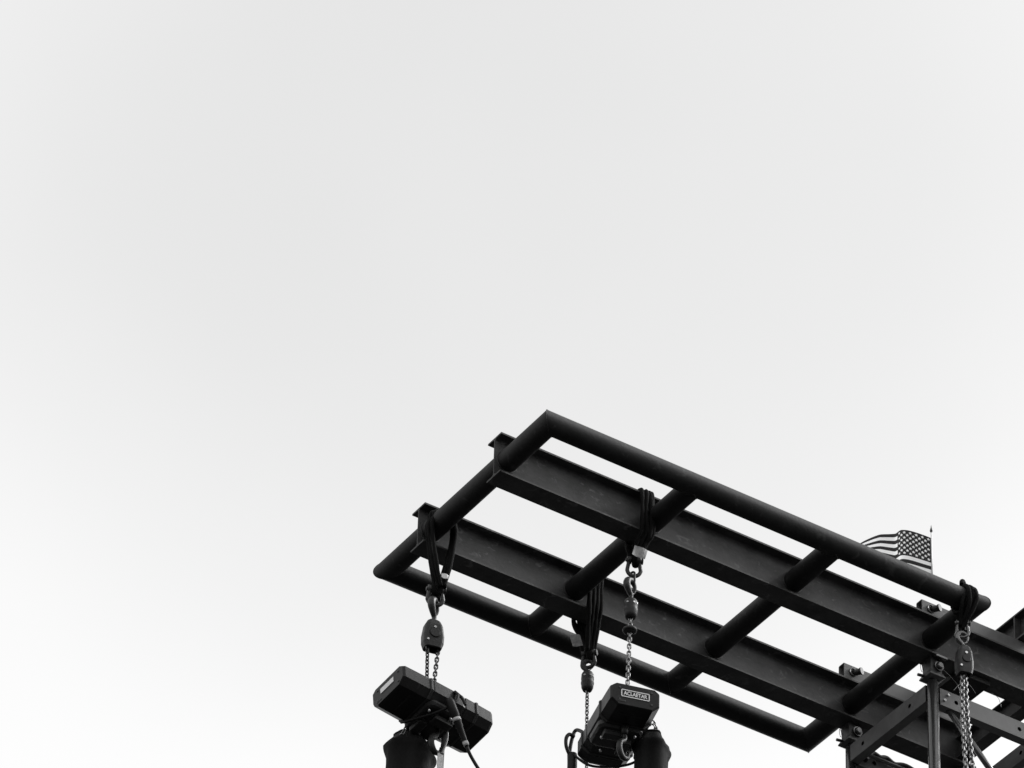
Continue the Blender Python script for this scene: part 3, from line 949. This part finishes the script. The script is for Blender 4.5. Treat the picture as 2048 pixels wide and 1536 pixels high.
# ---- chain bags
def bag(c, r, h, tilt, label, straps=()):
    c = V(c)
    t = thing('chain_bag', c - V((0, 0, h)), label, 'chain bag', 'chain bags beside the hoists')
    bm = NB(); n = 40; secs = []
    for k, (z, f) in enumerate(((0.0, 0.66), (-0.020, 0.80), (-0.050, 1.02), (-0.068, 1.15), (-0.085, 1.08), (-0.11, 0.98), (-0.2, 0.97), (-0.3, 0.96), (-0.4, 0.97), (-0.45, 0.93), (-0.47, 0.6))):
        s = []
        for i in range(n):
            a = 2 * math.pi * i / n
            wob = 1 + 0.045 * math.sin(3 * a + 1.3 + k * 0.5) + 0.03 * math.sin(7 * a + k * 0.4) + 0.02 * math.sin(11 * a + 2.0 * k) + random.uniform(-0.006, 0.006)
            zz = z * h / 0.47 + tilt * math.cos(a - R(30)) * max(0, 1 + z * 8)
            sq = 1 + 0.10 * math.cos(4 * a)
            s.append(c + V((math.cos(a) * r * f * wob * sq, math.sin(a) * r * f * wob * sq, zz)))
        secs.append(s)
    rings = loft(bm, secs[::-1], False, True)
    inner = [bm.verts.new(v.co + V((-(v.co.x - c.x) * 0.12, -(v.co.y - c.y) * 0.12, -0.03))) for v in rings[-1]]
    ring_faces(bm, rings[-1], inner)
    bm.faces.new(inner); bm.faces.new(rings[0][::-1])
    obj('bag_body', bm, BAGM, t)
    bm = NB()
    tube(bm, [v + V((0, 0, 0.002)) for v in secs[0]], 0.006, 8, closed=True)
    obj('bag_rim', bm, RUBBER, t)
    for p, q in straps:
        bm = NB()
        a, b = V(p), V(q); m = (a + b) / 2
        tube(bm, [a, m + V((0.003, -0.003, 0)), b], 0.007, 8, flat=0.3)
        obj('bag_strap', bm, SLING, t)
    return t
b1c = V((0.045, 1.25, -1.150))
bg1 = bag(b1c, 0.114, 0.46, -0.03, 'black canvas chain bag hanging below the leftmost hoist',
    straps=(((0.10, 1.30, -1.16), (0.10, 1.20, -1.10)), ((0.10, 1.19, -1.19), (0.10, 1.15, -1.10))))
bag((0.860, 0.36, -1.305), 0.084, 0.46, -0.012, 'black canvas chain bag hanging beside the badge hoist',
    straps=(((0.89, 0.33, -1.31), T2(-0.02, -0.122, -0.02)), ((0.85, 0.42, -1.31), T2(0.06, -0.122, -0.03))))
# slack chain tails running into the bags
obj('slack_chain', curve_chain([(-0.03, 1.14, -1.12), (-0.035, 1.19, -1.165), (-0.02, 1.23, -1.15), (0.02, 1.25, -1.18)], turn=R(20)), CHAIN, h1)
obj('slack_chain', curve_chain([(0.815, 0.36, -1.24), (0.845, 0.345, -1.215), (0.875, 0.345, -1.24), (0.88, 0.36, -1.30)], turn=R(20)), CHAIN, h2)

# ---- cables of the leftmost hoist
pc1 = thing('power_cable', (0.10, 0.95, -1.10), 'black cable looping round the leftmost hoist and down through a taped plug', 'cable', 'power cables of the hoists')
bm = NB()
P = smooth_path([T1(0.0, -0.06, 0.05), T1(0.035, -0.135, 0.030), T1(0.030, -0.150, -0.03), T1(-0.005, -0.125, -0.085), T1(-0.04, -0.07, -0.100), T1(-0.085, 0.0, -0.102), T1(-0.115, 0.06, -0.094), T1(-0.12, 0.10, -0.07)], 7)
tube(bm, P, 0.0075, 10)
P = smooth_path([T1(0.035, -0.13, 0.042), T1(0.06, -0.150, -0.005), T1(0.075, -0.155, -0.05)], 6)
tube(bm, P, 0.0075, 10)
obj('cable', bm, RUBBER, pc1)
a = V((0.052, 0.915, -1.078)); b = V((0.166, 0.915, -1.315)); dd = (b - a).normalized()
bm = NB()
prof = [(0.0, 0.016), (0.015, 0.0215), (0.09, 0.0225), (0.095, 0.0195), (0.15, 0.019), (0.155, 0.016), (0.235, 0.013), (0.262, 0.0085)]
x, y = basis(dd)
loft(bm, [[a + dd * s + (x * math.cos(t) + y * math.sin(t)) * r for t in [2 * math.pi * i / 20 for i in range(20)]] for s, r in prof], True, True)
obj('plug', bm, RUBBER, pc1)
bm = NB(); cyl(bm, a + dd * 0.104, a + dd * 0.122, 0.0212, 20); obj('grey_tape', bm, TAPE, pc1)
bm = NB(); cyl(bm, a + dd * 0.232, a + dd * 0.254, 0.0142, 20); obj('grey_tape', bm, TAPE, pc1)
bm = NB(); tube(bm, smooth_path([b - dd * 0.02, b + dd * 0.03, V((0.21, 0.915, -1.385)), V((0.26, 0.90, -1.47)), V((0.33, 0.88, -1.62)), V((0.38, 0.87, -1.9))], 6), 0.0085, 10)
obj('lead', bm, RUBBER, pc1)
# white strap hanging from the lower hook of the left hoist
bm = NB()
tube(bm, smooth_path([(0.105, 1.00, -1.20), (0.100, 1.00, -1.26), (0.075, 1.00, -1.345)], 5), 0.0065, 8)
ws = thing('strap', (0.07, 1.0, -1.5), 'pale webbing strap hanging in front of the leftmost chain bag', 'strap')
obj('cord', bm, TUBE, ws)
bm = NB(); box(bm, (0.069, 1.0, -1.53), (0.030, 0.006, 0.37), 0, 0.001); obj('webbing', bm, TAPE, ws)
bm = NB(); tube(bm, smooth_path([(0.115, 1.04, -1.19), (0.103, 1.04, -1.30), (0.100, 1.04, -1.7)], 5), 0.011, 8)
o = obj('bag_cord', bm, RUBBER, ws)

# ---- cables of the badge hoist
pc2 = thing('power_cable', (0.64, 0.64, -1.2), 'black cable hanging in open loops at the left of the badge hoist', 'cable', 'power cables of the hoists')
bm = NB()
P = smooth_path([T2(0.12, 0.10, -0.01), (0.668, 0.72, -1.125), (0.640, 0.72, -1.190), (0.628, 0.72, -1.29), (0.640, 0.72, -1.345)], 8)
tube(bm, P, 0.0092, 10)
P = smooth_path([(0.640, 0.70, -1.19), (0.612, 0.70, -1.185), (0.594, 0.70, -1.215), (0.596, 0.70, -1.265), (0.622, 0.70, -1.315)], 8)
tube(bm, P, 0.0092, 10)
P = smooth_path([(0.625, 0.68, -1.31), (0.67, 0.62, -1.385), (0.74, 0.56, -1.405), (0.82, 0.48, -1.40), (0.875, 0.40, -1.36)], 8)
tube(bm, P, 0.0065, 10)
obj('cable', bm, RUBBER, pc2)
bm = NB(); tube(bm, smooth_path([(0.630, 0.70, -1.295), (0.632, 0.70, -1.36), (0.630, 0.70, -1.45), (0.63, 0.70, -1.9)], 6), 0.024, 14)
obj('cable_sleeve', bm, RUBBER, pc2)

# ---- sling on the near beam
s3 = basket([0.752, 0.778, 0.803, 0.815], B1, (0.764, B1, -0.245), 'black round sling slung in basket over the nearer I-beam, above the badge hoist', r=0.0115)
plate_tag(s3, (0.737, 0.300, -0.277), (1, -0.1, -0.12), (0.28, 0, 1), 0.070, 0.066)
shackle((0.757, B1, -0.318), 0.095, 0.066, 0.010, R(-25), 'dark bow shackle between grey sling tag and the badge hoist hook')
bm = NB(); link_mesh(bm, (0.750, B1, -0.378), (0, 0, 1), (math.cos(R(-60)), math.sin(R(-60)), 0), 0.055, 0.034, 0.006)
o = obj('joining_link', bm, FORGE, None, (0.750, B1, -0.378)); tag(o, 'small steel link between the shackle and the badge hoist hook', 'chain link')

# ---- sling, hook and chain in the middle of the far beam
s2 = basket([0.905, 0.930, 0.955, 0.972], B2, (0.955, B2, -0.330), 'black round sling slung in basket over the middle of the farther I-beam', r=0.0115)
plate_tag(s2, (0.885, B2 + 0.01, -0.285), (0.85, -0.3, 0.25), (-0.25, 0.05, 1), 0.052, 0.066)
shackle((0.954, B2, -0.385), 0.085, 0.064, 0.010, R(-50), 'dark bow shackle under the sling in the middle of the farther I-beam')
h3 = thing('hoist_chain', (0.952, B2, -0.5), 'dark single hoist chain with short cylinder block, left of the badge hoist', 'hoist chain')
hook(h3, (0.952, B2, -0.430), 0.085, R(-40), 0.009)
block_single(h3, (0.950, B2, -0.515), 0.112, 0.0325)
obj('load_chain', chain((0.950, B2, -0.565), (0.985, B2, -3.2), turn=R(5)), CHAIN, h3)

# ---- choked sling and double chain at the near right corner
s4 = thing('lifting_sling', (2.49, 0, -0.1), 'black round sling choked round the frame pipe at its right corner', 'sling', 'black lifting slings')
for k, (xo, rr, tilt) in enumerate(((-0.020, 0.068, 0.10), (0.004, 0.070, 0.02), (0.026, 0.068, -0.06))):
    pts = []
    for i in range(28):
        a = 2 * math.pi * i / 28
        y, z = rr * math.sin(a), rr * math.cos(a)
        if z < -0.02: z *= 1.25; y *= 0.9
        pts.append(V((2.492 + xo + tilt * z * 0.5, y, z)))
    bm = NB(); tube(bm, pts, 0.0125, 10, closed=True); obj('sling_strand', bm, SLING, s4)
bm = NB()
tube(bm, smooth_path([(2.465, -0.02, 0.070), (2.475, -0.01, 0.100), (2.490, 0.0, 0.108), (2.505, 0.01, 0.088), (2.525, 0.0, 0.078)], 5), 0.013, 10)
tube(bm, smooth_path([(2.50, -0.075, 0.02), (2.515, -0.075, -0.03), (2.50, -0.06, -0.09), (2.485, -0.02, -0.15), (2.478, 0.0, -0.185)], 5), 0.011, 10)
tube(bm, smooth_path([(2.47, -0.072, 0.0), (2.475, -0.070, -0.05), (2.475, -0.05, -0.10), (2.475, 0.01, -0.175)], 5), 0.012, 10)
tube(bm, smooth_path([(2.45, -0.060, -0.02), (2.440, -0.050, -0.07), (2.455, -0.02, -0.12), (2.47, 0.0, -0.17)], 5), 0.010, 10)
obj('sling_knot', bm, SLING, s4)
shackle((2.478, 0, -0.195), 0.088, 0.060, 0.0085, R(-35), 'bright bow shackle under the sling at the right corner of the frame', mt=TUBE)
h4 = thing('hoist_chain', (2.485, 0, -0.45), 'bright double chain with tapered hook block hanging from the right corner of the frame', 'hoist chain')
hook(h4, (2.476, 0, -0.258), 0.095, R(-20), 0.010, TUBE)
hook_block_double(h4, (2.482, 0, -0.385), 0.180, 0.088, 0.068, R(-15))
obj('load_chain', curve_chain([(2.489, 0.0, -0.44), (2.492, 0.0, -0.70), (2.515, 0.0, -0.95), (2.56, 0, -1.4), (2.62, 0, -3)], turn=R(-20), wid=0.026, r=0.0042), CHAIN, h4)
obj('load_chain', curve_chain([(2.470, 0.0, -0.46), (2.463, 0.0, -0.70), (2.472, 0.0, -0.95), (2.49, 0, -1.4), (2.53, 0, -3)], turn=R(30), wid=0.026, r=0.0042), CHAIN, h4)

# ------------------------------------------------------------------ small flag on a stick
fx, fy = 2.319, 0.030
fl = thing('flag', (fx, fy, 0.05), 'small stars and stripes flag rippling on a thin white stick above the frame pipe', 'flag')
bm = NB(); cyl(bm, (fx, fy, 0.02), (fx, fy, 0.385), 0.0036, 12); obj('stick', bm, POLE, fl)
bm = NB()
prof = [(0.355, 0.0020), (0.366, 0.0040), (0.374, 0.0078), (0.384, 0.0060), (0.396, 0.0028), (0.412, 0.0006)]
loft(bm, [[(fx + r * math.cos(t), fy + r * math.sin(t), z) for t in [2 * math.pi * i / 14 for i in range(14)]] for z, r in prof], True, True)
obj('spear_tip', bm, CAST, fl)
# cloth: path of the top edge in plan, heading left of the view, folding once behind the canton
lf = -V((math.sin(yaw), -math.cos(yaw), 0)); aw = V((math.cos(yaw), math.sin(yaw), 0))
FLY, HOI = 0.457, 0.290
def heading(s):
    k = [(0, 4), (0.10, 2), (0.14, 14), (0.165, 55), (0.185, 62), (0.21, 8), (0.25, 0), (0.33, 18), (0.38, 32), (0.42, 40), (0.457, 10)]
    for (a, h), (b, g_) in zip(k, k[1:]):
        if s <= b: 
            t = (s - a) / (b - a); t = t * t * (3 - 2 * t)
            return R(h + (g_ - h) * t)
    return R(k[-1][1])
PATH = [V((0, 0, 0))]; NS = 240
for i in range(NS):
    h = heading((i + 0.5) / NS * FLY)
    PATH.append(PATH[-1] + (lf * math.cos(h) + aw * math.sin(h)) * FLY / NS)
def S(u, v):
    """u along the fly 0..1, v down the hoist 0..1"""
    i = u * NS; k = min(int(i), NS - 1); p = PATH[k].lerp(PATH[k + 1], i - k)
    lift = 0.052 * math.sin(min(u / 0.40, 1) * math.pi / 2) * (1 - 0.45 * v) - 0.085 * max(0, u - 0.60) + 0.022 * (max(0, u - 0.92) / 0.08) ** 2 * (1 - v)
    rip = aw * (0.010 * math.sin(9 * u + 3.0 * v) * u + 0.018 * (v - 0.5) * math.sin(5 * u))
    return V((fx, fy, 0.330)) + p + rip + V((0, 0, lift - v * HOI * (1 - 0.25 * u - 1.0 * max(0, u - 0.45))))
bm = NB()
NU, NV = 60, 26
UC = 24                                     # canton spans 24 of 60 columns
grid = [[bm.verts.new(S(i / NU, j / NV)) for j in range(NV + 1)] for i in range(NU + 1)]
for i in range(NU):
    for j in range(NV):
        f = bm.faces.new((grid[i][j], grid[i + 1][j], grid[i + 1][j + 1], grid[i][j + 1])); f.smooth = True
        stripe = j // 2
        if i < UC and stripe < 7: f.material_index = 2
        else: f.material_index = 0 if stripe % 2 == 0 else 1
uvl = bm.loops.layers.uv.new('cloth')
for i in range(NU + 1):
    for j in range(NV + 1):
        for l in grid[i][j].link_loops: l[uvl].uv = (i / NU, j / NV)
bmesh.ops.recalc_face_normals(bm, faces=bm.faces)
obj('cloth', bm, [DARKC, WHITEC, CANTON], fl)

# the leftmost rig hangs from the pipe, just in front of the far beam
for o in (s1, sh1, h1, bg1, pc1, ws):
    o.location += V((-0.042, -0.070, -0.061))
